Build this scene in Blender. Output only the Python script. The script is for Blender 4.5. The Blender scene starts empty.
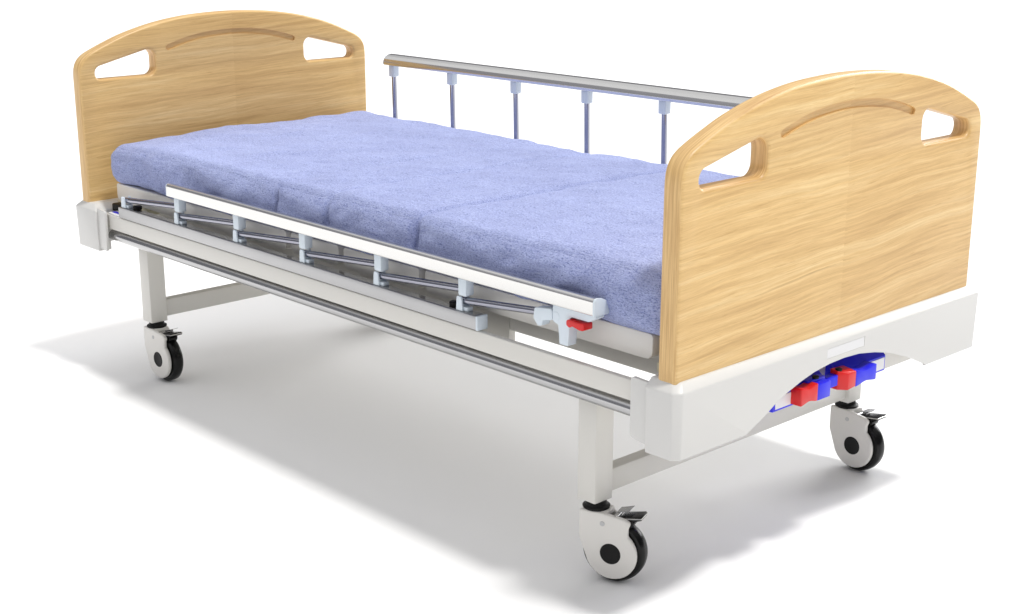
import bpy, bmesh, math, random
from mathutils import Vector, Matrix, noise

SC = bpy.context.scene
COL = SC.collection
GZ = 0.018            # measured heights are taken from 18 mm below the floor
random.seed(4)

# ------------------------------------------------------------------ materials
def nodes_of(name):
    m = bpy.data.materials.new(name); m.use_nodes = True
    nt = m.node_tree
    return m, nt, nt.nodes, nt.links, nt.nodes['Principled BSDF']

def plain(name, col, rough=.45, metal=0., coat=0., bump=0., bscale=400., spec=.5, var=0.):
    m, nt, N, L, P = nodes_of(name)
    P.inputs['Base Color'].default_value = (*col, 1)
    P.inputs['Roughness'].default_value = rough
    P.inputs['Metallic'].default_value = metal
    P.inputs['Coat Weight'].default_value = coat
    P.inputs['Specular IOR Level'].default_value = spec
    tc = N.new('ShaderNodeTexCoord')
    if bump:
        n = N.new('ShaderNodeTexNoise'); n.inputs['Scale'].default_value = bscale
        n.inputs['Detail'].default_value = 3
        L.new(tc.outputs['Object'], n.inputs['Vector'])
        b = N.new('ShaderNodeBump'); b.inputs['Strength'].default_value = bump
        b.inputs['Distance'].default_value = .0006
        L.new(n.outputs['Fac'], b.inputs['Height']); L.new(b.outputs['Normal'], P.inputs['Normal'])
    # very faint unevenness of colour and gloss
    n2 = N.new('ShaderNodeTexNoise'); n2.inputs['Scale'].default_value = 7
    n2.inputs['Detail'].default_value = 6
    L.new(tc.outputs['Object'], n2.inputs['Vector'])
    mr = N.new('ShaderNodeMapRange'); mr.inputs['To Min'].default_value = max(0, rough-.05); mr.inputs['To Max'].default_value = rough+.05
    L.new(n2.outputs['Fac'], mr.inputs['Value']); L.new(mr.outputs['Result'], P.inputs['Roughness'])
    return m

M = {}
M['paint'] = plain('warm_white_paint', (.73, .715, .67), .38, bump=.12, bscale=900)
M['plastic'] = plain('off_white_abs', (.68, .675, .655), .35, bump=.15, bscale=1500)
M['deckpaint'] = plain('deck_paint', (.78, .76, .715), .4, bump=.12, bscale=900)
M['alu'] = plain('anodised_aluminium', (.47, .47, .475), .36, 1.)
M['rail'] = plain('polished_rail', (.73, .725, .71), .2, 1.)
M['chrome'] = plain('chrome', (.34, .345, .40), .12, 1.)
M['steel'] = plain('brushed_steel_tube', (.46, .46, .465), .18, 1.)
M['bluegrey'] = plain('pale_blue_plastic', (.70, .78, .85), .4)
M['black'] = plain('black_rubber', (.006, .006, .006), .25, spec=.25)
M['matblack'] = plain('matt_black_plastic', (.008, .008, .008), .45, spec=.2)
M['blue'] = plain('blue_plastic', (.012, .014, .80), .35)
M['red'] = plain('red_plastic', (.70, .008, .008), .32)
M['label'] = plain('white_label', (.93, .93, .95), .5)
M['plate'] = plain('pale_plate', (.78, .78, .79), .5)
M['cream'] = plain('cream_nylon', (.78, .74, .56), .5)
M['caster'] = plain('caster_white', (.78, .76, .72), .33)
M['disc'] = plain('grey_rivet', (.55, .55, .55), .4)
M['floor'] = plain('white_studio_floor', (.88, .88, .88), .9, spec=.1)

def wood_material():
    m, nt, N, L, P = nodes_of('light_oak')
    tc = N.new('ShaderNodeTexCoord'); sep = N.new('ShaderNodeSeparateXYZ')
    L.new(tc.outputs['Object'], sep.inputs[0])
    def math_(op, a, b=None, c=None):
        n = N.new('ShaderNodeMath'); n.operation = op
        for i, v in enumerate((a, b, c)):
            if v is None: continue
            if isinstance(v, (int, float)): n.inputs[i].default_value = v
            else: L.new(v, n.inputs[i])
        return n.outputs[0]
    # two glued halves: the grain jumps at the middle of the board
    half = math_('GREATER_THAN', sep.outputs['Y'], .467)
    zs = math_('MULTIPLY_ADD', sep.outputs['Y'], -.05, sep.outputs['Z'])      # grain runs slightly off level
    wp = N.new('ShaderNodeTexNoise'); wp.inputs['Scale'].default_value = 1; wp.inputs['Detail'].default_value = 2
    wpm = N.new('ShaderNodeMapping'); wpm.inputs['Scale'].default_value = (2, 3.2, 7); L.new(tc.outputs['Object'], wpm.inputs['Vector']); L.new(wpm.outputs[0], wp.inputs['Vector'])
    zs = math_('MULTIPLY_ADD', wp.outputs['Fac'], .024, zs)
    zs = math_('MULTIPLY_ADD', half, .0015, zs)
    ysh = math_('MULTIPLY_ADD', half, .004, sep.outputs['Y'])
    v = N.new('ShaderNodeCombineXYZ')
    L.new(math_('MULTIPLY', sep.outputs['X'], .6), v.inputs[0]); L.new(ysh, v.inputs[1]); L.new(zs, v.inputs[2])
    def nz(vec, sc, scale, det=8, dist=0., rough=.6):
        mp = N.new('ShaderNodeMapping'); mp.inputs['Scale'].default_value = sc
        L.new(vec, mp.inputs['Vector'])
        n = N.new('ShaderNodeTexNoise'); n.inputs['Scale'].default_value = scale
        n.inputs['Detail'].default_value = det; n.inputs['Distortion'].default_value = dist
        n.inputs['Roughness'].default_value = rough
        L.new(mp.outputs[0], n.inputs['Vector']); return n.outputs['Fac']
    broad = nz(v.outputs[0], (1, .07, 2.2), 13, 10, .25, .76)
    fine = nz(v.outputs[0], (1, .035, 1.7), 105, 9, .12, .82)
    pores = nz(v.outputs[0], (1, .045, 1.), 260, 3, .2, .7)
    streak = nz(v.outputs[0], (1, .06, 3.0), 22, 8, .35, .75)
    r1 = N.new('ShaderNodeValToRGB'); L.new(broad, r1.inputs[0])
    e = r1.color_ramp.elements
    e[0].position = .32; e[0].color = (.65, .415, .17, 1)
    e[1].position = .66; e[1].color = (.91, .69, .36, 1)
    x = e.new(.5); x.color = (.80, .55, .24, 1)
    r2 = N.new('ShaderNodeValToRGB'); L.new(fine, r2.inputs[0])
    r2.color_ramp.elements[0].position = .30; r2.color_ramp.elements[0].color = (.72, .63, .50, 1)
    r2.color_ramp.elements[1].position = .60; r2.color_ramp.elements[1].color = (1.04, 1.03, 1.01, 1)
    mx = N.new('ShaderNodeMix'); mx.data_type = 'RGBA'; mx.blend_type = 'MULTIPLY'; mx.inputs[0].default_value = .9
    L.new(r1.outputs[0], mx.inputs[6]); L.new(r2.outputs[0], mx.inputs[7])
    r3 = N.new('ShaderNodeValToRGB'); L.new(streak, r3.inputs[0])
    r3.color_ramp.elements[0].position = .27; r3.color_ramp.elements[0].color = (.46, .35, .23, 1)
    r3.color_ramp.elements[1].position = .385; r3.color_ramp.elements[1].color = (1, 1, 1, 1)
    mx2 = N.new('ShaderNodeMix'); mx2.data_type = 'RGBA'; mx2.blend_type = 'MULTIPLY'; mx2.inputs[0].default_value = .75
    L.new(mx.outputs[2], mx2.inputs[6]); L.new(r3.outputs[0], mx2.inputs[7])
    r4 = N.new('ShaderNodeValToRGB'); L.new(pores, r4.inputs[0])
    r4.color_ramp.elements[0].position = .28; r4.color_ramp.elements[0].color = (.78, .68, .54, 1)
    r4.color_ramp.elements[1].position = .40; r4.color_ramp.elements[1].color = (1, 1, 1, 1)
    mx3 = N.new('ShaderNodeMix'); mx3.data_type = 'RGBA'; mx3.blend_type = 'MULTIPLY'; mx3.inputs[0].default_value = .8
    L.new(mx2.outputs[2], mx3.inputs[6]); L.new(r4.outputs[0], mx3.inputs[7])
    mh = N.new('ShaderNodeMix'); mh.data_type = 'RGBA'; mh.blend_type = 'MULTIPLY'
    L.new(half, mh.inputs[0]); L.new(mx3.outputs[2], mh.inputs[6]); mh.inputs[7].default_value = (.965, .95, .93, 1)
    mx3 = mh
    # edges: banding with lines that run round the outline
    ve = N.new('ShaderNodeCombineXYZ')
    L.new(sep.outputs['X'], ve.inputs[0]); L.new(sep.outputs['Y'], ve.inputs[1]); L.new(sep.outputs['Z'], ve.inputs[2])
    edge = nz(ve.outputs[0], (1, .03, .03), 260, 5, .3, .7)
    re = N.new('ShaderNodeValToRGB'); L.new(edge, re.inputs[0])
    re.color_ramp.elements[0].position = .32; re.color_ramp.elements[0].color = (.54, .31, .11, 1)
    re.color_ramp.elements[1].position = .62; re.color_ramp.elements[1].color = (.80, .545, .24, 1)
    sn = N.new('ShaderNodeSeparateXYZ'); L.new(tc.outputs['Normal'], sn.inputs[0])
    ax = math_('ABSOLUTE', sn.outputs['X'])
    mr = N.new('ShaderNodeMapRange'); mr.inputs['From Min'].default_value = .55; mr.inputs['From Max'].default_value = .85
    L.new(ax, mr.inputs['Value'])
    mf = N.new('ShaderNodeMix'); mf.data_type = 'RGBA'
    L.new(mr.outputs[0], mf.inputs[0]); L.new(re.outputs[0], mf.inputs[6]); L.new(mx3.outputs[2], mf.inputs[7])
    L.new(mf.outputs[2], P.inputs['Base Color'])
    P.inputs['Roughness'].default_value = .38
    b = N.new('ShaderNodeBump'); b.inputs['Strength'].default_value = .12; b.inputs['Distance'].default_value = .0006
    L.new(fine, b.inputs['Height']); L.new(b.outputs['Normal'], P.inputs['Normal'])
    return m
M['wood'] = wood_material()

def towel_material():
    m, nt, N, L, P = nodes_of('blue_terry_cloth')
    tc = N.new('ShaderNodeTexCoord')
    def nz(sc, scale, det=4, rough=.6, dist=0.):
        mp = N.new('ShaderNodeMapping'); mp.inputs['Scale'].default_value = sc
        L.new(tc.outputs['Object'], mp.inputs['Vector'])
        n = N.new('ShaderNodeTexNoise'); n.inputs['Scale'].default_value = scale
        n.inputs['Detail'].default_value = det; n.inputs['Roughness'].default_value = rough
        n.inputs['Distortion'].default_value = dist
        L.new(mp.outputs[0], n.inputs['Vector']); return n.outputs['Fac']
    loops = nz((.5, 1, 1.2), 430, 3, .75)
    cloud = nz((1, 1, 1), 9, 5, .6)
    rows = nz((.10, .8, 1.1), 300, 4, .7, .35)
    r = N.new('ShaderNodeValToRGB'); L.new(loops, r.inputs[0])
    e = r.color_ramp.elements
    e[0].position = .33; e[0].color = (.125, .165, .43, 1)
    e[1].position = .64; e[1].color = (.57, .635, .93, 1)
    x = e.new(.47); x.color = (.385, .445, .79, 1)
    r2 = N.new('ShaderNodeValToRGB'); L.new(rows, r2.inputs[0])
    r2.color_ramp.elements[0].position = .30; r2.color_ramp.elements[0].color = (.52, .55, .74, 1)
    r2.color_ramp.elements[1].position = .46; r2.color_ramp.elements[1].color = (1, 1, 1, 1)
    r3 = N.new('ShaderNodeValToRGB'); L.new(cloud, r3.inputs[0])
    r3.color_ramp.elements[0].position = .3; r3.color_ramp.elements[0].color = (.90, .90, .92, 1)
    r3.color_ramp.elements[1].position = .7; r3.color_ramp.elements[1].color = (1.06, 1.06, 1.04, 1)
    a = N.new('ShaderNodeMix'); a.data_type = 'RGBA'; a.blend_type = 'MULTIPLY'; a.inputs[0].default_value = .8
    L.new(r.outputs[0], a.inputs[6]); L.new(r2.outputs[0], a.inputs[7])
    c = N.new('ShaderNodeMix'); c.data_type = 'RGBA'; c.blend_type = 'MULTIPLY'; c.inputs[0].default_value = 1
    L.new(a.outputs[2], c.inputs[6]); L.new(r3.outputs[0], c.inputs[7])
    L.new(c.outputs[2], P.inputs['Base Color'])
    P.inputs['Roughness'].default_value = .95
    P.inputs['Specular IOR Level'].default_value = .1
    P.inputs['Sheen Weight'].default_value = .25
    P.inputs['Sheen Roughness'].default_value = .5
    ad = N.new('ShaderNodeMath'); ad.operation = 'ADD'
    L.new(loops, ad.inputs[0]); L.new(rows, ad.inputs[1])
    b = N.new('ShaderNodeBump'); b.inputs['Strength'].default_value = .9; b.inputs['Distance'].default_value = .0045
    L.new(ad.outputs[0], b.inputs['Height']); L.new(b.outputs['Normal'], P.inputs['Normal'])
    return m
M['towel'] = towel_material()

# ------------------------------------------------------------------ helpers
def link(name, me, mat, parent=None, smooth=True, shift=True, ang=35):
    if shift: me.transform(Matrix.Translation((0, 0, -GZ)))
    o = bpy.data.objects.new(name, me); COL.objects.link(o)
    if mat is not None and not me.materials: me.materials.append(mat)
    if smooth:
        me.polygons.foreach_set('use_smooth', [True]*len(me.polygons))
        try: me.set_sharp_from_angle(angle=math.radians(ang))
        except Exception: pass
    if parent is not None: o.parent = parent
    return o

def to_mesh(bm):
    bmesh.ops.recalc_face_normals(bm, faces=bm.faces)
    me = bpy.data.meshes.new('mesh'); bm.to_mesh(me); bm.free(); return me

def bevel_all(bm, w, seg=2, ang=25):
    es = [e for e in bm.edges if len(e.link_faces) == 2 and e.calc_face_angle(0) > math.radians(ang)]
    if w > 0 and es:
        bmesh.ops.bevel(bm, geom=es, offset=w, offset_type='OFFSET', segments=seg, profile=.5, affect='EDGES', clamp_overlap=True)

def box_bm(x0, x1, y0, y1, z0, z1, bev=.002, seg=2):
    bm = bmesh.new()
    bmesh.ops.create_cube(bm, size=1)
    for v in bm.verts:
        v.co = Vector(((x0+x1)/2 + v.co.x*(x1-x0), (y0+y1)/2 + v.co.y*(y1-y0), (z0+z1)/2 + v.co.z*(z1-z0)))
    bevel_all(bm, bev, seg); return bm

def prism_bm(pts, a0, a1, axis='x', bev=.002, seg=2):
    """outline in the other two axes, extruded along axis from a0 to a1"""
    bm = bmesh.new()
    def P(u, v, a):
        return (a, u, v) if axis == 'x' else ((u, a, v) if axis == 'y' else (u, v, a))
    A = [bm.verts.new(P(u, v, a0)) for u, v in pts]
    B = [bm.verts.new(P(u, v, a1)) for u, v in pts]
    bm.faces.new(A[::-1]); bm.faces.new(B)
    n = len(pts)
    for i in range(n): bm.faces.new((A[i], A[(i+1) % n], B[(i+1) % n], B[i]))
    bmesh.ops.recalc_face_normals(bm, faces=bm.faces)
    bevel_all(bm, bev, seg, 20); return bm

def hull_bm(pts, bev=.003, seg=3):
    bm = bmesh.new()
    for p in pts: bm.verts.new(p)
    bmesh.ops.convex_hull(bm, input=bm.verts[:])
    loose = [v for v in bm.verts if not v.link_faces]
    bmesh.ops.delete(bm, geom=loose, context='VERTS')
    bmesh.ops.dissolve_limit(bm, angle_limit=.01, verts=bm.verts[:], edges=bm.edges[:])
    bevel_all(bm, bev, seg, 12); return bm

def tube_bm(path, r, n=20, cap=True, close_r=None):
    bm = bmesh.new(); rings = []
    path = [Vector(p) for p in path]
    for i, p in enumerate(path):
        d = (path[min(i+1, len(path)-1)] - path[max(i-1, 0)]).normalized()
        up = Vector((0, 0, 1)) if abs(d.z) < .9 else Vector((0, 1, 0))
        s = d.cross(up).normalized(); t = s.cross(d)
        rr = r[i] if isinstance(r, (list, tuple)) else r
        rings.append([bm.verts.new(p + (s*math.cos(2*math.pi*k/n) + t*math.sin(2*math.pi*k/n))*rr) for k in range(n)])
    for a, b in zip(rings, rings[1:]):
        for k in range(n): bm.faces.new((a[k], a[(k+1) % n], b[(k+1) % n], b[k]))
    if cap: bm.faces.new(rings[0][::-1]); bm.faces.new(rings[-1])
    return bm

def lathe_bm(prof, centre, axis, n=48):
    """prof: (along, radius) pairs; revolve about axis through centre"""
    c = Vector(centre); d = Vector(axis).normalized()
    up = Vector((0, 0, 1)) if abs(d.z) < .9 else Vector((0, 1, 0))
    s = d.cross(up).normalized(); t = s.cross(d)
    bm = bmesh.new(); rings = []
    for a, r in prof:
        if r <= 1e-6: rings.append([bm.verts.new(c + d*a)])
        else: rings.append([bm.verts.new(c + d*a + (s*math.cos(2*math.pi*k/n)+t*math.sin(2*math.pi*k/n))*r) for k in range(n)])
    for A, B in zip(rings, rings[1:]):
        for k in range(n):
            if len(A) == 1: bm.faces.new((A[0], B[(k+1) % n], B[k]))
            elif len(B) == 1: bm.faces.new((A[k], A[(k+1) % n], B[0]))
            else: bm.faces.new((A[k], A[(k+1) % n], B[(k+1) % n], B[k]))
    return bm

def join_bm(*bms):
    out = bmesh.new()
    for b in bms:
        me = bpy.data.meshes.new('tmp'); bmesh.ops.recalc_face_normals(b, faces=b.faces); b.to_mesh(me); b.free()
        out.from_mesh(me); bpy.data.meshes.remove(me)
    return out

def obj(name, bm, mat, parent=None, **k): 
    return link(name, to_mesh(bm) if not isinstance(bm, bpy.types.Mesh) else bm, mat, parent, **k)

def boolean(me, cutters):
    """subtract cutter bmeshes from a mesh, return the resulting mesh"""
    o = bpy.data.objects.new('work', me); COL.objects.link(o); cs = []
    for c in cutters:
        co = bpy.data.objects.new('cut', to_mesh(c)); COL.objects.link(co); cs.append(co)
        md = o.modifiers.new('b', 'BOOLEAN'); md.operation = 'DIFFERENCE'; md.solver = 'EXACT'; md.object = co
    bpy.context.view_layer.update()
    dg = bpy.context.evaluated_depsgraph_get()
    r = bpy.data.meshes.new_from_object(o.evaluated_get(dg))
    for q in cs + [o]: bpy.data.objects.remove(q)
    r.materials.clear()
    return r

def bevel_mesh(me, w, seg=2, ang=30, keep=None):
    bm = bmesh.new(); bm.from_mesh(me)
    bmesh.ops.remove_doubles(bm, verts=bm.verts, dist=1e-5)
    bmesh.ops.dissolve_limit(bm, angle_limit=.004, verts=bm.verts[:], edges=bm.edges[:])
    es = [e for e in bm.edges if len(e.link_faces) == 2 and e.calc_face_angle(0) > math.radians(ang)]
    bmesh.ops.bevel(bm, geom=es, offset=w, segments=seg, profile=.5, affect='EDGES', clamp_overlap=True)
    return bm

def round_poly(pts, rad, n=6):
    """round the corners of a closed outline; rad per corner or one number"""
    out = []; N_ = len(pts)
    for i, p in enumerate(pts):
        p = Vector(p); a = Vector(pts[i-1]); b = Vector(pts[(i+1) % N_])
        r = rad[i] if isinstance(rad, (list, tuple)) else rad
        if r <= 0: out.append(tuple(p)); continue
        u = (a-p).normalized(); v = (b-p).normalized()
        ang = u.angle(v); d = min(r/math.tan(ang/2), .48*min((a-p).length, (b-p).length)); r = d*math.tan(ang/2)
        c = p + (u+v).normalized()*(r/math.sin(ang/2))
        s = (p+u*d)-c; e = (p+v*d)-c
        t0 = math.atan2(s.y, s.x); t1 = math.atan2(e.y, e.x)
        dt = (t1-t0+math.pi) % (2*math.pi)-math.pi
        for k in range(n+1):
            t = t0+dt*k/n; out.append((c.x+r*math.cos(t), c.y+r*math.sin(t)))
    return out

# ------------------------------------------------------------------ the bed
W = .93
bed = bpy.data.objects.new('hospital_bed', None); COL.objects.link(bed)
bed.empty_display_size = .2; bed.location = (-1.05, .465, 0)
bed['label'] = 'hospital bed with oak end boards, folding side rails and white frame on casters'
bed['category'] = 'bed'
def part(name, bm, mat, parent=None, **k):
    o = obj(name, bm, mat, None, **k)
    par = parent if parent is not None else bed
    o.parent = par
    if par is bed: o.matrix_parent_inverse = Matrix.Translation((1.05, -.465, 0))
    return o

# ---- boards
def board_outline():
    z_side, top = .800, .9475
    half = [(-.005, .43), (-.005, .800), (-.0025, .826), (.006, .845), (.021, .859), (.044, .871),
            (.084, .888), (.132, .906), (.190, .9225), (.250, .9355), (.320, .9455), (.390, .9505), (.465, .9525)]
    right = [(W-y, z) for y, z in half[:-1]][::-1]
    pts = half + right
    # smooth the curve part by Catmull-Rom
    out = [pts[0]]
    for i in range(1, len(pts)-2):
        p0, p1, p2, p3 = [Vector(q) for q in (pts[i-1] if i > 1 else (pts[1][0], pts[1][1]-.03), pts[i], pts[i+1], pts[i+2] if i+2 < len(pts)-1 else (pts[i+1][0], pts[i+1][1]-.03))]
        for k in range(4):
            t = k/4
            q = .5*((2*p1) + (-p0+p2)*t + (2*p0-5*p1+4*p2-p3)*t*t + (-p0+3*p1-3*p2+p3)*t**3)
            out.append((q.x, q.y))
    out.append(pts[-2]); out.append(pts[-1])
    return out[::-1] if False else out

HOLE = [(.0415, .7950), (.2200, .7950), (.2200, .8700), (.0415, .8265)]
def board_mesh(xa, xb):
    """board with two hand holes, rounded rims, built as a bevelled filled curve"""
    cu = bpy.data.curves.new('c', 'CURVE'); cu.dimensions = '2D'; cu.fill_mode = 'BOTH'
    bev = .0075
    def spl(pts):
        s = cu.splines.new('POLY'); s.points.add(len(pts)-1); s.use_cyclic_u = True
        for p, (u, v) in zip(s.points, pts): p.co = (u, v, 0, 1)
    spl(board_outline())
    h = round_poly(HOLE, [.026, .022, .022, .026], 8)
    spl(h); spl([(W-u, v) for u, v in h])
    cu.extrude = abs(xb-xa)/2 - bev; cu.bevel_depth = bev; cu.bevel_resolution = 3; cu.offset = -bev*.98
    o = bpy.data.objects.new('w', cu); COL.objects.link(o); bpy.context.view_layer.update()
    me = bpy.data.meshes.new_from_object(o.evaluated_get(bpy.context.evaluated_depsgraph_get()))
    bpy.data.objects.remove(o)
    # curve plane (u,v) -> (y,z), curve normal -> x
    me.transform(Matrix(((0, 0, 1, (xa+xb)/2), (1, 0, 0, 0), (0, 1, 0, 0), (0, 0, 0, 1))))
    bm = bmesh.new(); bm.from_mesh(me); bmesh.ops.remove_doubles(bm, verts=bm.verts, dist=2e-5)
    bmesh.ops.recalc_face_normals(bm, faces=bm.faces); bm.to_mesh(me); bm.free()
    me.materials.clear()
    return me

def groove_cutter(x0, x1):
    c = [(.254, .8635), (.300, .8775), (.350, .8885), (.405, .8950), (.465, .8975)]
    c += [(W-y, z) for y, z in c[:-1]][::-1]
    pts = []
    for i in range(len(c)-1):                       # smooth
        p0, p1, p2, p3 = [Vector(c[max(0, min(len(c)-1, j))]) for j in (i-1, i, i+1, i+2)]
        for k in range(5):
            t = k/5; q = .5*((2*p1)+(-p0+p2)*t+(2*p0-5*p1+4*p2-p3)*t*t+(-p0+3*p1-3*p2+p3)*t**3); pts.append(q)
    pts.append(Vector(c[-1]))
    up, lo = [], []
    for i, p in enumerate(pts):
        d = (pts[min(i+1, len(pts)-1)]-pts[max(i-1, 0)]).normalized(); n = Vector((-d.y, d.x))
        s = min(i, len(pts)-1-i); w = .0078*[.55, .95, 1, 1][min(s, 3)]
        up.append(tuple(p+n*w)); lo.append(tuple(p-n*w))
    return prism_bm(up+lo[::-1], x0, x1, 'x', 0)

fb = boolean(board_mesh(-.041, 0), [groove_cutter(-.0052, .02)])
footboard = part('footboard', fb, M['wood'], ang=40)
hb = boolean(board_mesh(-2.0975, -2.0555), [groove_cutter(-2.0608, -2.03)])
headboard = part('headboard', hb, M['wood'], ang=40)

# ---- foot bumper: hollow moulding with an arched cut-out
def bumper_hull(xo, xi, taper=.0, out=1, c=.012, nearc=None, y0=-.018, y1=.955, zb=.3375, zm=.458, zt=.473, ti=.0):
    """xo outer face, xi inner face; out=+1 when the outer face looks to +x"""
    s = out; pts = []
    def ring(z, inset, insi):
        X0 = xo - s*inset; X1 = xi + s*insi; Y0 = y0+inset; Y1 = y1-inset; cc = c if nearc is None else nearc
        for (x, y) in ((X0, Y0+cc), (X0-s*cc*1.0, Y0), (X0, Y1-.004), (X0-s*.004, Y1), (X1, Y0), (X1, Y1)):
            pts.append((x, y, z))
    ring(zb, .002, 0); ring(zm, 0, 0)
    ring(zt, .0145, ti)
    return pts
ARCH = [(.178, .330), (.179, .3415), (.2271, .3625), (.2580, .3790), (.2840, .3895), (.3300, .4035), (.3720, .4130), (.4200, .4185), (.4660, .4200),
        (.5150, .4175), (.5697, .4085), (.6100, .3990), (.6450, .3880), (.7000, .3687), (.7610, .3415), (.764, .330)]
b = hull_bm(bumper_hull(.018, -.055, c=.013), .0028, 3)
fbm = boolean(to_mesh(b), [
    prism_bm(ARCH, -.2, .2, 'x', 0),
    box_bm(-.050, .0105, -.004, .934, .30, .435, 0),
    box_bm(.0170, .04, .408, .531, .4285, .4495, 0)])
foot_bumper = part('foot_bumper', fbm, M['plastic'], ang=28)
part('name_plate', box_bm(.0160, .0174, .4095, .5295, .4300, .4480, .0004, 1), M['plate'], foot_bumper)
part('bumper_flange', prism_bm(round_poly([(-.094, .353), (-.052, .349), (-.052, .463), (-.094, .465)], [.010, 0, 0, .006], 5), -.0115, -.0035, 'y', .001), M['plastic'], foot_bumper)

# ---- head bumper
hpts = bumper_hull(-2.138, -2.000, out=-1, c=.026, ti=.028, zb=.349)
b = hull_bm(hpts, .0022, 2)
hbm = boolean(to_mesh(b), [box_bm(-2.108, -2.006, .014, .916, .30, .44, 0), box_bm(-2.06, -1.95, .020, .960, .30, .372, 0)])
head_bumper = part('head_bumper', hbm, M['plastic'], ang=28)
part('bumper_flange', prism_bm(round_poly([(-2.004, .358), (-1.962, .354), (-1.959, .462), (-2.004, .466)], [0, .006, .006, 0], 5), -.0125, -.006, 'y', .001), M['plastic'], head_bumper)

# ---- main frame
frame_bms = []
for ya, yb, yc in ((0, .014, 1), (W, W-.014, -1)):
    a, c = sorted((ya, yb))
    frame_bms.append(box_bm(-2.02, -.052, a, c, .4140, .453, .003))
    a, c = sorted((ya+.030*yc, ya+.070*yc))
    frame_bms.append(box_bm(-1.874, -.060, a, c, .386, .4135, .002))
for ya, yb in ((.100, .118), (W-.118, W-.100)):
    frame_bms.append(box_bm(-1.96, -1.240, ya, yb, .396, .506, .003))
    frame_bms.append(box_bm(-1.205, -.520, ya, yb, .396, .506, .003))
    frame_bms.append(box_bm(-.519, -.062, ya, yb, .431, .506, .003))
frame_bms.append(box_bm(-2.045, -2.022, .03, .90, .376, .440, .002))
frame_bms.append(box_bm(-.034, -.029, .0, .934, .337, .434, .001))
frame_bms.append(box_bm(-.075, -.052, .047, .883, .385, .440, .002))
for x in (-1.52, -1.32, -.99, -.66):
    frame_bms.append(box_bm(x-.02, x+.02, .0715, W-.0715, .392, .430, .002))
frame = part('bed_frame', join_bm(*frame_bms), M['paint'])
part('frame_end_cap', box_bm(-1.972, -1.905, .004, .042, .4535, .4575, .001), M['label'], frame)
part('end_cap_stripe', box_bm(-1.962, -1.922, .010, .020, .458, .4592, .0004, 1), M['blue'], frame)
part('board_hook', box_bm(-2.0, -1.952, .030, .055, .4535, .474, .003), M['matblack'], frame)
for x0, x1 in ((-.10, -.046), (-2.05, -1.87)):
    part('board_bracket', box_bm(x0, x1, .062, .10, .4545, .4725, .002), M['cream'], frame)
for x in (-1.838, -.588):
    part('rail_knob', lathe_bm([(0, 0), (0, .011), (.008, .012), (.010, .009), (.010, 0)], (x, .018, .4832), (0, 0, 1), 24), M['matblack'], frame)

# cylinders of steel under each side beam
for y in (.0155, W-.0155):
    t = part('side_tube', tube_bm([(-1.975, y, .3945), (-.0935, y, .3945)], .0142, 32), M['steel'], frame)

# ---- mattress deck: four hinged sections
for i, (x0, x1) in enumerate(((-2.004, -1.214), (-1.197, -1.014), (-.997, -.738), (-.720, -.100))):
    d = part('deck_section', join_bm(
        prism_bm(round_poly([(x0, .4775), (x1, .4775), (x1, .5255), (x0, .5255)], [.016, .016, .008, .008], 5), .050, .080, 'y', .0025),
        prism_bm(round_poly([(x0, .4775), (x1, .4775), (x1, .5255), (x0, .5255)], [.016, .016, .008, .008], 5), W-.080, W-.050, 'y', .0025),
        box_bm(x0+.002, x1-.002, .0805, W-.0805, .512, .523, .001)), M['deckpaint'])
for x in (-1.206, -1.006, -.729):
    part('deck_hinge', box_bm(x-.016, x+.016, .082, .094, .484, .511, .003), M['deckpaint'])

# ---- legs with crossbars
for xl, n in ((-.2164, 'foot'), (-1.8348, 'head')):
    for y in (.034, W-.034-.0449):
        part('leg', box_bm(xl-.0455, xl+.001, y-.001, y+.0475, .173, .3855, .003), M['paint'])
    part('leg_crossbar', box_bm(xl-.036, xl-.006, .0792, W-.0792, .1830, .2285, .003), M['paint'])

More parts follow.
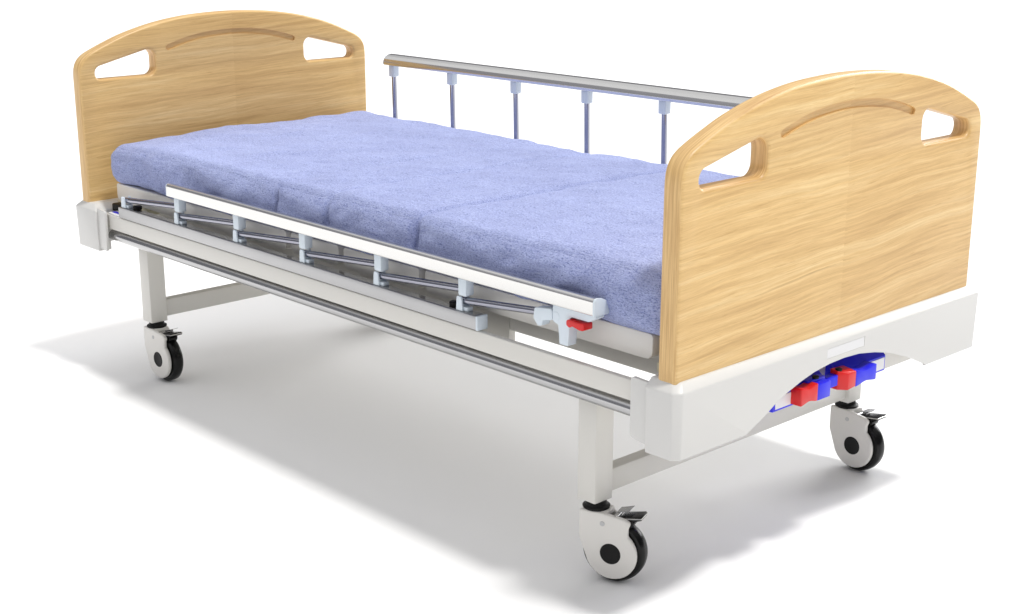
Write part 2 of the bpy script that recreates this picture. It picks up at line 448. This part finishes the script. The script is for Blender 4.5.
# ---- casters
def make_caster():
    """local: x = trailing direction, y = 0 mid wheel, outer side -y, z up from the floor; stem at x=0"""
    R_ = .0625; wx = .0395; wz = R_
    def plate(r, y0, y1, bev):
        pts = [(-.0245, .1415), (.022, .1405), (.050, .1375), (.066, .1350), (.0755, .1300), (.0760, .1235), (.0725, .1175), (.0725, .1115)]
        for k in range(0, 23):
            a = math.radians(50 - k*(50+165)/22)
            pts.append((wx + r*math.cos(a), wz + r*math.sin(a)))
        pts += [(-.0245, .088)]
        return prism_bm(pts, y0, y1, 'y', bev, 3)
    pl = plate(.0512, -.027, -.0165, .004)
    pf = prism_bm([(-.0245, .1415), (.022, .1405), (.046, .118), (.062, .085), (.062, .04), (.034, .025), (.01, .035), (-.0245, .088)], .0165, .022, 'y', .003, 3)
    top = prism_bm(round_poly([(-.0245, .118), (.012, .118), (.030, .130), (.030, .1413), (-.0245, .1413)], [.003, .01, .004, .008, .008], 4), -.0185, .0185, 'y', .002)
    c = obj('caster', join_bm(pl, pf, top), M['caster'], None, shift=False)
    prof = [(-.0148, .030), (-.0148, .052), (-.0138, .0575), (-.0100, .0612), (-.004, .0624), (.004, .0624), (.0100, .0612), (.0138, .0575), (.0148, .052), (.0148, .030)]
    k = {'shift': False}
    obj('tyre', lathe_bm(prof, (wx, 0, wz), (0, 1, 0), 64), M['black'], c, **k)
    obj('hub_cap', lathe_bm([(0, 0), (0, .0178), (-.0005, .0192), (.0008, .0206), (.004, .0206)][::1], (wx, -.0278, wz), (0, 1, 0), 48), M['matblack'], c, **k)
    obj('rivet', lathe_bm([(0, 0), (0, .0045), (.0012, .0052), (.003, .0052)], (.0225, -.0279, .1205), (0, 1, 0), 24), M['disc'], c, **k)
    obj('swivel_collar', lathe_bm([(0, 0), (0, .0245), (.003, .0262), (.005, .0262), (.008, .021), (.0155, .0185), (.0155, 0)], (0, 0, .1400), (0, 0, 1), 40), M['matblack'], c, **k)
    # brake: pivot, black foot pedal, steel release tab
    ped = join_bm(
        prism_bm([(.052, .1335), (.094, .1420), (.096, .1350), (.078, .1290), (.072, .125), (.055, .127)], -.0165, .0165, 'y', .0012),
        prism_bm([(.046, .127), (.068, .131), (.080, .126), (.078, .119), (.070, .110), (.044, .112)], -.012, .012, 'y', .001))
    obj('brake_pedal', ped, M['black'], c, **k)
    obj('pedal_rim', join_bm(
        tube_bm([(.054, -.0168, .1315), (.0955, -.0168, .1385)], .0011, 8),
        tube_bm([(.0958, -.0165, .1386), (.0958, .0165, .1386)], .0011, 8),
        tube_bm([(.054, .0168, .1315), (.0955, .0168, .1385)], .0011, 8)), M['rail'], c, **k)
    obj('release_tab', join_bm(
        prism_bm([(.042, .1385), (.048, .1400), (.068, .1460), (.0685, .1448), (.049, .1385), (.044, .1370)], -.004, .0225, 'y', .0004, 1),
        tube_bm([(.0455, -.0235, .1335), (.0455, .018, .1335)], .0050, 20)), M['steel'], c, **k)
    return c
def copy_part(o, parent):
    c = o.copy(); COL.objects.link(c); c.parent = parent
    for ch in list(o.children):
        d = ch.copy(); COL.objects.link(d); d.parent = c
    return c
c0 = make_caster()
spots = [(-.2322, .0555, 22), (-.2352, W-.0565, -2), (-1.8500, .0565, 2), (-1.8556, W-.0565, 12)]
for i, (x, y, deg) in enumerate(spots):
    c = c0 if i == 0 else copy_part(c0, bed)
    c.parent = bed
    c.matrix_parent_inverse = Matrix.Translation((1.05, -.465, 0))
    c.location = (x, y, 0); c.rotation_euler = (0, 0, math.radians(deg))

# ---- side rails
RX = [-1.877, -1.6125, -1.348, -1.0795, -.815, -.5535]        # post feet
def make_rail(yc, s, folded):
    """yc centre line of the rail, s=-1 when the outside looks to -y"""
    Y = lambda v: yc + s*v            # v > 0 is outwards
    def yb(a, b): return tuple(sorted((Y(a), Y(b))))
    dx, zt = (.2700, .527) if folded else (-.006, .785)
    zr = .5665 if folded else .795
    feet = RX if folded else [q-.020 for q in RX[:5]] + [RX[5]-.002]
    sec = [(-.0205, -.0145), (.0205, -.0145), (.0225, -.0120), (.0225, .0110), (.0190, .0165), (.0120, .0172), (0, .0155), (-.0110, .0110), (-.0185, .0035), (-.0225, -.0060)]
    sec = round_poly([(Y(.0225-(.0225-a)*.86), zr+b) for a, b in sec], .004, 3)
    x0, x1 = (-1.632, -.186) if folded else (-1.931, -.494)
    main = part('side_rail', prism_bm(sec, x0, x1, 'x', .0006, 1), M['rail'], ang=25)
    def big(k): return [(yc+(u-yc)*k, zr+(v-zr)*k) for u, v in sec]
    part('rail_end_cap', prism_bm(big(1.04), x1+.0004, x1+.005, 'x', .001), M['bluegrey'], main)
    part('rail_end_cap', prism_bm(big(.99), x0-.003, x0-.0004, 'x', .001), M['bluegrey'], main)
    b0, b1 = yb(.016, -.010)
    part('base_bar', box_bm(-1.897, -.501, b0, b1, .4565, .4840, .0015), M['alu'], main)
    part('base_bar_cap', box_bm(-.5008, -.495, b0-.0005, b1+.0005, .456, .4845, .001), M['bluegrey'], main)
    part('base_bar_slot', box_bm(-1.890, -.506, *yb(.0115, -.0065), .4841, .4847, .0002, 1), M['steel'], main)
    for i, x in enumerate(feet):
        zl = .500
        # lower bracket: a fork with a heel
        a0, a1 = yb(.0125, .0080); c0_, c1 = yb(-.0095, -.0070)
        fork = lambda q0, q1: prism_bm(round_poly([(x-.009, .4848), (x+.010, .4848), (x+.007, .512), (x-.007, .514)], [0, 0, .004, .004], 3), q0, q1, 'y', .0008, 1)
        heel = box_bm(x-.009, x+.020, yb(.0079, -.0069)[0], yb(.0079, -.0069)[1], .4848, .4925, .001)
        part('lower_bracket', join_bm(fork(a0, a1), fork(c0_, c1), heel), M['bluegrey'], main)
        xt, zt_ = x + dx, zt
        if folded and i == 5: xt, zt_ = x+.262, .530
        lo = Vector((x, Y(.0005), zl+.003)); hi = Vector((xt, Y(.0005), zt_))
        d = (hi-lo).normalized()
        part('rail_post', tube_bm([lo - d*.002, hi-d*(.0 if not (folded and i == 5) else .045)], .0074, 20), M['chrome'], main)
        a, b = yb(.0115, -.0095)
        if folded and i == 5:
            # elbow cup at the end of the last post
            part('post_elbow', prism_bm(round_poly([(xt-.052, .5345), (xt-.006, .5405), (xt-.006, .519), (xt-.030, .5150), (xt-.033, .503), (xt-.043, .501), (xt-.055, .514)], .005, 4), a, b, 'y', .002), M['bluegrey'], main)
            continue
        if not folded and i == 5: pass
        h = .038 if folded else .034
        z1 = zr-.0135; z0 = z1-h
        part('upper_bracket', prism_bm(round_poly([(xt-.0115, z0+.002), (xt-.0085, z0), (xt+.0085, z0), (xt+.0115, z0+.002), (xt+.0120, z1), (xt-.0120, z1)], [.003, .003, .003, .003, 0, 0], 3), a, b, 'y', .002), M['bluegrey'], main)
        f = Y(.0118)
        part('bracket_pin', lathe_bm([(0, 0), (0, .0052), (-.0008, .0060), (-.003, .0060)], (xt-.001, f, z0+.012), (0, s, 0), 20), M['bluegrey'], main)
    if folded:
        a, b = yb(.0125, -.0090); X = -.2745
        lk = join_bm(
            prism_bm(round_poly([(X-.020, .5525), (X+.087, .5525), (X+.087, .545), (X+.070, .536), (X+.024, .536), (X+.019, .4795), (X-.002, .4795), (X-.006, .515), (X-.020, .519)], [0, 0, .002, .006, .006, .002, .002, .004, .005], 4), a, b, 'y', .0015),
            lathe_bm([(0, 0), (0, .0075), (-.001, .0085), (-.004, .0085)], (X-.011, Y(.0132), .530), (0, s, 0), 28))
        part('lock_housing', lk, M['bluegrey'], main)
        a, b = yb(.0190, -.004)
        part('release_lever', prism_bm(round_poly([(X+.0205, .5215), (X+.0205, .5325), (X+.050, .5305), (X+.064, .5320), (X+.064, .5185), (X+.053, .5180), (X+.034, .5220), (X+.028, .5175)], [.003, .005, .003, .003, .004, .004, .003, .003], 4), a, b, 'y', .002), M['red'], main)
    return main
near_rail = make_rail(.010, -1, True)
far_rail = make_rail(.920, 1, False)

# ---- crank boxes and folding crank handles under the foot bumper
def dogbone(y0, y1, z0, z1, waist, n=10, xa=0, xb=.03, y_from=None, y_to=None):
    """a grip with a concave top and bottom, outline in y,z"""
    top, bot = [], []
    for k in range(n+1):
        t = k/n; y = y0+(y1-y0)*t
        w = waist*math.sin(math.pi*t)**2
        top.append((y, z1-w)); bot.append((y, z0+w))
    return prism_bm(bot+top[::-1], xa, xb, 'x', .0022, 2)
def crank_box(y0, y1):
    base = prism_bm([(-.0700, .3500), (-.0040, .3500), (-.0040, .3820), (-.0300, .4060), (-.0700, .4060)], y0, y1, 'y', .0015)
    c = part('crank_box', base, M['blue'], None)
    part('box_label', box_bm(-.0042, -.0028, y0+.007, y1-.005, .3545, .3785, .0004, 1), M['label'], c)
    return c
cb1 = crank_box(.277, .436); cb2 = crank_box(.474, .644)
# first handle: red grip, blue root
h1 = part('crank_handle', join_bm(box_bm(-.010, .0195, .383, .424, .3535, .386, .002), box_bm(-.010, .006, .37, .425, .357, .392, .003)), M['blue'])
part('crank_grip', dogbone(.330, .3825, .3545, .3895, .0045, xa=-.006, xb=.0205), M['red'], h1)
part('crank_knob', lathe_bm([(0, 0), (0, .0065), (.004, .0065), (.005, .004), (.005, 0)], (.004, .395, .3925), (0, 0, 1), 20), M['matblack'], h1)
# second handle: red block with a blue root and blue grip
h2 = part('crank_handle', join_bm(dogbone(.506, .576, .3525, .3850, .0045, xa=-.006, xb=.0205), box_bm(-.010, .008, .430, .520, .362, .384, .002)), M['blue'])
part('crank_grip', hull_bm([(-.010, .462, .354), (-.010, .506, .354), (.0205, .480, .3520), (.0205, .506, .3545), (.008, .462, .354),
                           (-.010, .462, .393), (-.010, .506, .390), (.0205, .480, .3845), (.0205, .506, .3855), (.008, .462, .391)], .0015, 2), M['red'], h2)
part('crank_knob', lathe_bm([(0, 0), (0, .0065), (.004, .0065), (.005, .004), (.005, 0)], (.004, .470, .3905), (0, 0, 1), 20), M['matblack'], h2)

# ------------------------------------------------------------------ mattress
def mattress():
    x0, x1, y0, y1, z0, z1 = -2.008, -.046, .035, .888, .5275, .6395
    nx, ny, nz = 300, 130, 26
    bm = bmesh.new(); grid = {}
    seams = [(-1.222, .006, .004), (-1.029, .008, .005), (-.732, .017, .006)]
    def vert(i, j, k):
        key = (i, j, k)
        if key in grid: return grid[key]
        x = x0+(x1-x0)*i/nx; y = y0+(y1-y0)*j/ny; z = z0+(z1-z0)*k/nz
        q = Vector((x, y, z)); r = .034; rb = .030
        rr = r if k > nz/2 else rb
        rr2 = Vector((r, r, rr))
        inner = Vector((min(max(x, x0+r), x1-r), min(max(y, y0+r), y1-r), min(max(z, z0+rb), z1-r)))
        d = q-inner
        if d.length > 1e-7:
            s = Vector((d.x/r, d.y/r, d.z/(r if d.z > 0 else rb)))
            # cube-to-sphere of the corner cell
            m = max(abs(s.x), abs(s.y), abs(s.z))
            n = s.normalized()
            s2 = n*m
            q = inner + Vector((s2.x*r, s2.y*r, s2.z*(r if d.z > 0 else rb)))
            nrm = Vector((n.x, n.y, n.z)).normalized()
        else: nrm = Vector((0, 0, 1))
        side = 1-max(0, nrm.z)
        # low soft undulation and creases
        h = .0045*noise.noise(Vector((x*3.1, y*3.6, z*4)))
        h += .0050*noise.noise(Vector((x*8+5, y*9, z*12)))
        h += .0035*max(0, noise.noise(Vector((x*9-y*7, (x*7+y*9)*.25, 2.5)))-.15)*4*(.4+.6*side)
        h += .0022*noise.noise(Vector((x*23, y*26, z*30)))
        if side > .3:
            h += .0105*side*noise.noise(Vector((x*6+z*20+3, y*3, z*9)))
            h += .0050*side*noise.noise(Vector((x*21-z*30, y*9, z*18+8)))
            h += .006*math.sin(math.pi*max(0, min(1, (z-z0)/(z1-z0))))      # the side bulges
        for xs, wd, ww in seams:
            xx = x - xs - .004*noise.noise(Vector((y*4, xs*9, z*14)))
            h -= (wd*(.55+.45*side) + .009*side)*math.exp(-(xx/ww)**2)
            h -= .0035*math.exp(-(xx/.03)**2)*(1 if abs(xs+.732) < .01 else .5)
        # slight crown, and the head end sags towards the near corner
        q = q + nrm*h
        q.z += .004*math.sin(math.pi*(y-y0)/(y1-y0))*(1 if nrm.z > -.2 else 0)
        cr = math.exp(-((x+1.83)/.05)**2 - ((q.z-.575)/.04)**2)*max(0, -nrm.y)
        q.y += .010*cr
        if nrm.z > -.3:
            sag = .014*max(0, (-1.70-x)/.35)*max(0, 1-(y-y0)/.45)
            q.z -= sag*max(0, (z-z0)/(z1-z0))
        grid[key] = bm.verts.new(q); return grid[key]
    def quad(a, b, c, d): bm.faces.new((a, b, c, d))
    for i in range(nx):
        for j in range(ny):
            quad(vert(i, j, nz), vert(i+1, j, nz), vert(i+1, j+1, nz), vert(i, j+1, nz))
            quad(vert(i, j, 0), vert(i, j+1, 0), vert(i+1, j+1, 0), vert(i+1, j, 0))
        for k in range(nz):
            quad(vert(i, 0, k), vert(i+1, 0, k), vert(i+1, 0, k+1), vert(i, 0, k+1))
            quad(vert(i, ny, k), vert(i, ny, k+1), vert(i+1, ny, k+1), vert(i+1, ny, k))
    for j in range(ny):
        for k in range(nz):
            quad(vert(0, j, k), vert(0, j, k+1), vert(0, j+1, k+1), vert(0, j+1, k))
            quad(vert(nx, j, k), vert(nx, j+1, k), vert(nx, j+1, k+1), vert(nx, j, k+1))
    return bm
mat_o = obj('mattress', mattress(), M['towel'], None, ang=180)
mat_o['label'] = 'thin lavender blue mattress with terry cloth cover, four padded sections, lying on the bed deck'
mat_o['category'] = 'mattress'

# ------------------------------------------------------------------ floor
bm = bmesh.new(); bmesh.ops.create_grid(bm, x_segments=1, y_segments=1, size=200)
fl = obj('floor', bm, M['floor'], None, smooth=False, shift=False); fl['kind'] = 'structure'

# ------------------------------------------------------------------ light
w = bpy.data.worlds.new('World'); SC.world = w; w.use_nodes = True
N = w.node_tree.nodes; L = w.node_tree.links; bg = N['Background']
tc = N.new('ShaderNodeTexCoord'); sp = N.new('ShaderNodeSeparateXYZ'); L.new(tc.outputs['Generated'], sp.inputs[0])
rp = N.new('ShaderNodeValToRGB'); L.new(sp.outputs['Z'], rp.inputs[0])
e = rp.color_ramp.elements
e[0].position = 0; e[0].color = (.26, .26, .28, 1)
e[1].position = 1; e[1].color = (1.35, 1.35, 1.37, 1)
x = e.new(.42); x.color = (.34, .34, .37, 1)
x = e.new(.60); x.color = (1.35, 1.35, 1.37, 1)
# the camera side of the studio is brighter near the horizon than the far side
def wm(op, a, b):
    n = N.new('ShaderNodeMath'); n.operation = op
    for q, v in enumerate((a, b)):
        if isinstance(v, (int, float)): n.inputs[q].default_value = v
        else: L.new(v, n.inputs[q])
    return n.outputs[0]
side = wm('MULTIPLY', wm('MAXIMUM', wm('MULTIPLY', sp.outputs['Y'], -1.), 0.), wm('SUBTRACT', 1., wm('MAXIMUM', sp.outputs['Z'], 0.)))
mul = wm('ADD', wm('MULTIPLY', side, 1.4), 1.)
right = wm('MULTIPLY', wm('MAXIMUM', sp.outputs['X'], 0.), wm('SUBTRACT', 1., wm('MAXIMUM', sp.outputs['Z'], 0.)))
mul = wm('MULTIPLY', mul, wm('SUBTRACT', 1., wm('MULTIPLY', right, .92)))
mxw = N.new('ShaderNodeVectorMath'); mxw.operation = 'SCALE'
L.new(rp.outputs[0], mxw.inputs[0]); L.new(mul, mxw.inputs['Scale'])
L.new(mxw.outputs[0], bg.inputs['Color']); bg.inputs['Strength'].default_value = .575
sd = bpy.data.lights.new('key_light', 'SUN'); sd.energy = 2.05; sd.angle = math.radians(6.5); sd.color = (1, .985, .96)
so = bpy.data.objects.new('key_light', sd); COL.objects.link(so)
so.rotation_euler = Vector((-.345, -.13, -1)).to_track_quat('-Z', 'Y').to_euler()
so.location = (.5, .5, 3)
fd = bpy.data.lights.new('back_fill_light', 'SUN'); fd.energy = 2.75; fd.angle = math.radians(40)
fo = bpy.data.objects.new('back_fill_light', fd); COL.objects.link(fo)
fo.rotation_euler = Vector((.10, -.90, -.40)).to_track_quat('-Z', 'Y').to_euler()
fo.location = (-1, 4, 2)

# ------------------------------------------------------------------ camera
cd = bpy.data.cameras.new('camera'); co = bpy.data.objects.new('camera', cd); COL.objects.link(co); SC.camera = co
cd.sensor_width = 36; cd.sensor_fit = 'HORIZONTAL'; cd.lens = 1435.146/1024*36; cd.clip_end = 1000; cd.clip_start = .05
yaw, pitch, roll = 2.388669, -.275578, .00116
f = Vector((math.cos(pitch)*math.cos(yaw), math.cos(pitch)*math.sin(yaw), math.sin(pitch)))
r = f.cross(Vector((0, 0, 1))).normalized(); u = r.cross(f)
r2 = math.cos(roll)*r + math.sin(roll)*u; u2 = -math.sin(roll)*r + math.cos(roll)*u
mw = Matrix.Identity(4)
for i in range(3): mw[i][0] = r2[i]; mw[i][1] = u2[i]; mw[i][2] = -f[i]
mw.translation = Vector((1.474608, -1.761357, 1.250225-GZ))
co.matrix_world = mw

SC.view_settings.view_transform = 'Standard'
try: SC.view_settings.look = 'None'
except Exception: pass
SC.view_settings.exposure = 0; SC.view_settings.gamma = 1
SC.render.resolution_x = 1024; SC.render.resolution_y = 614
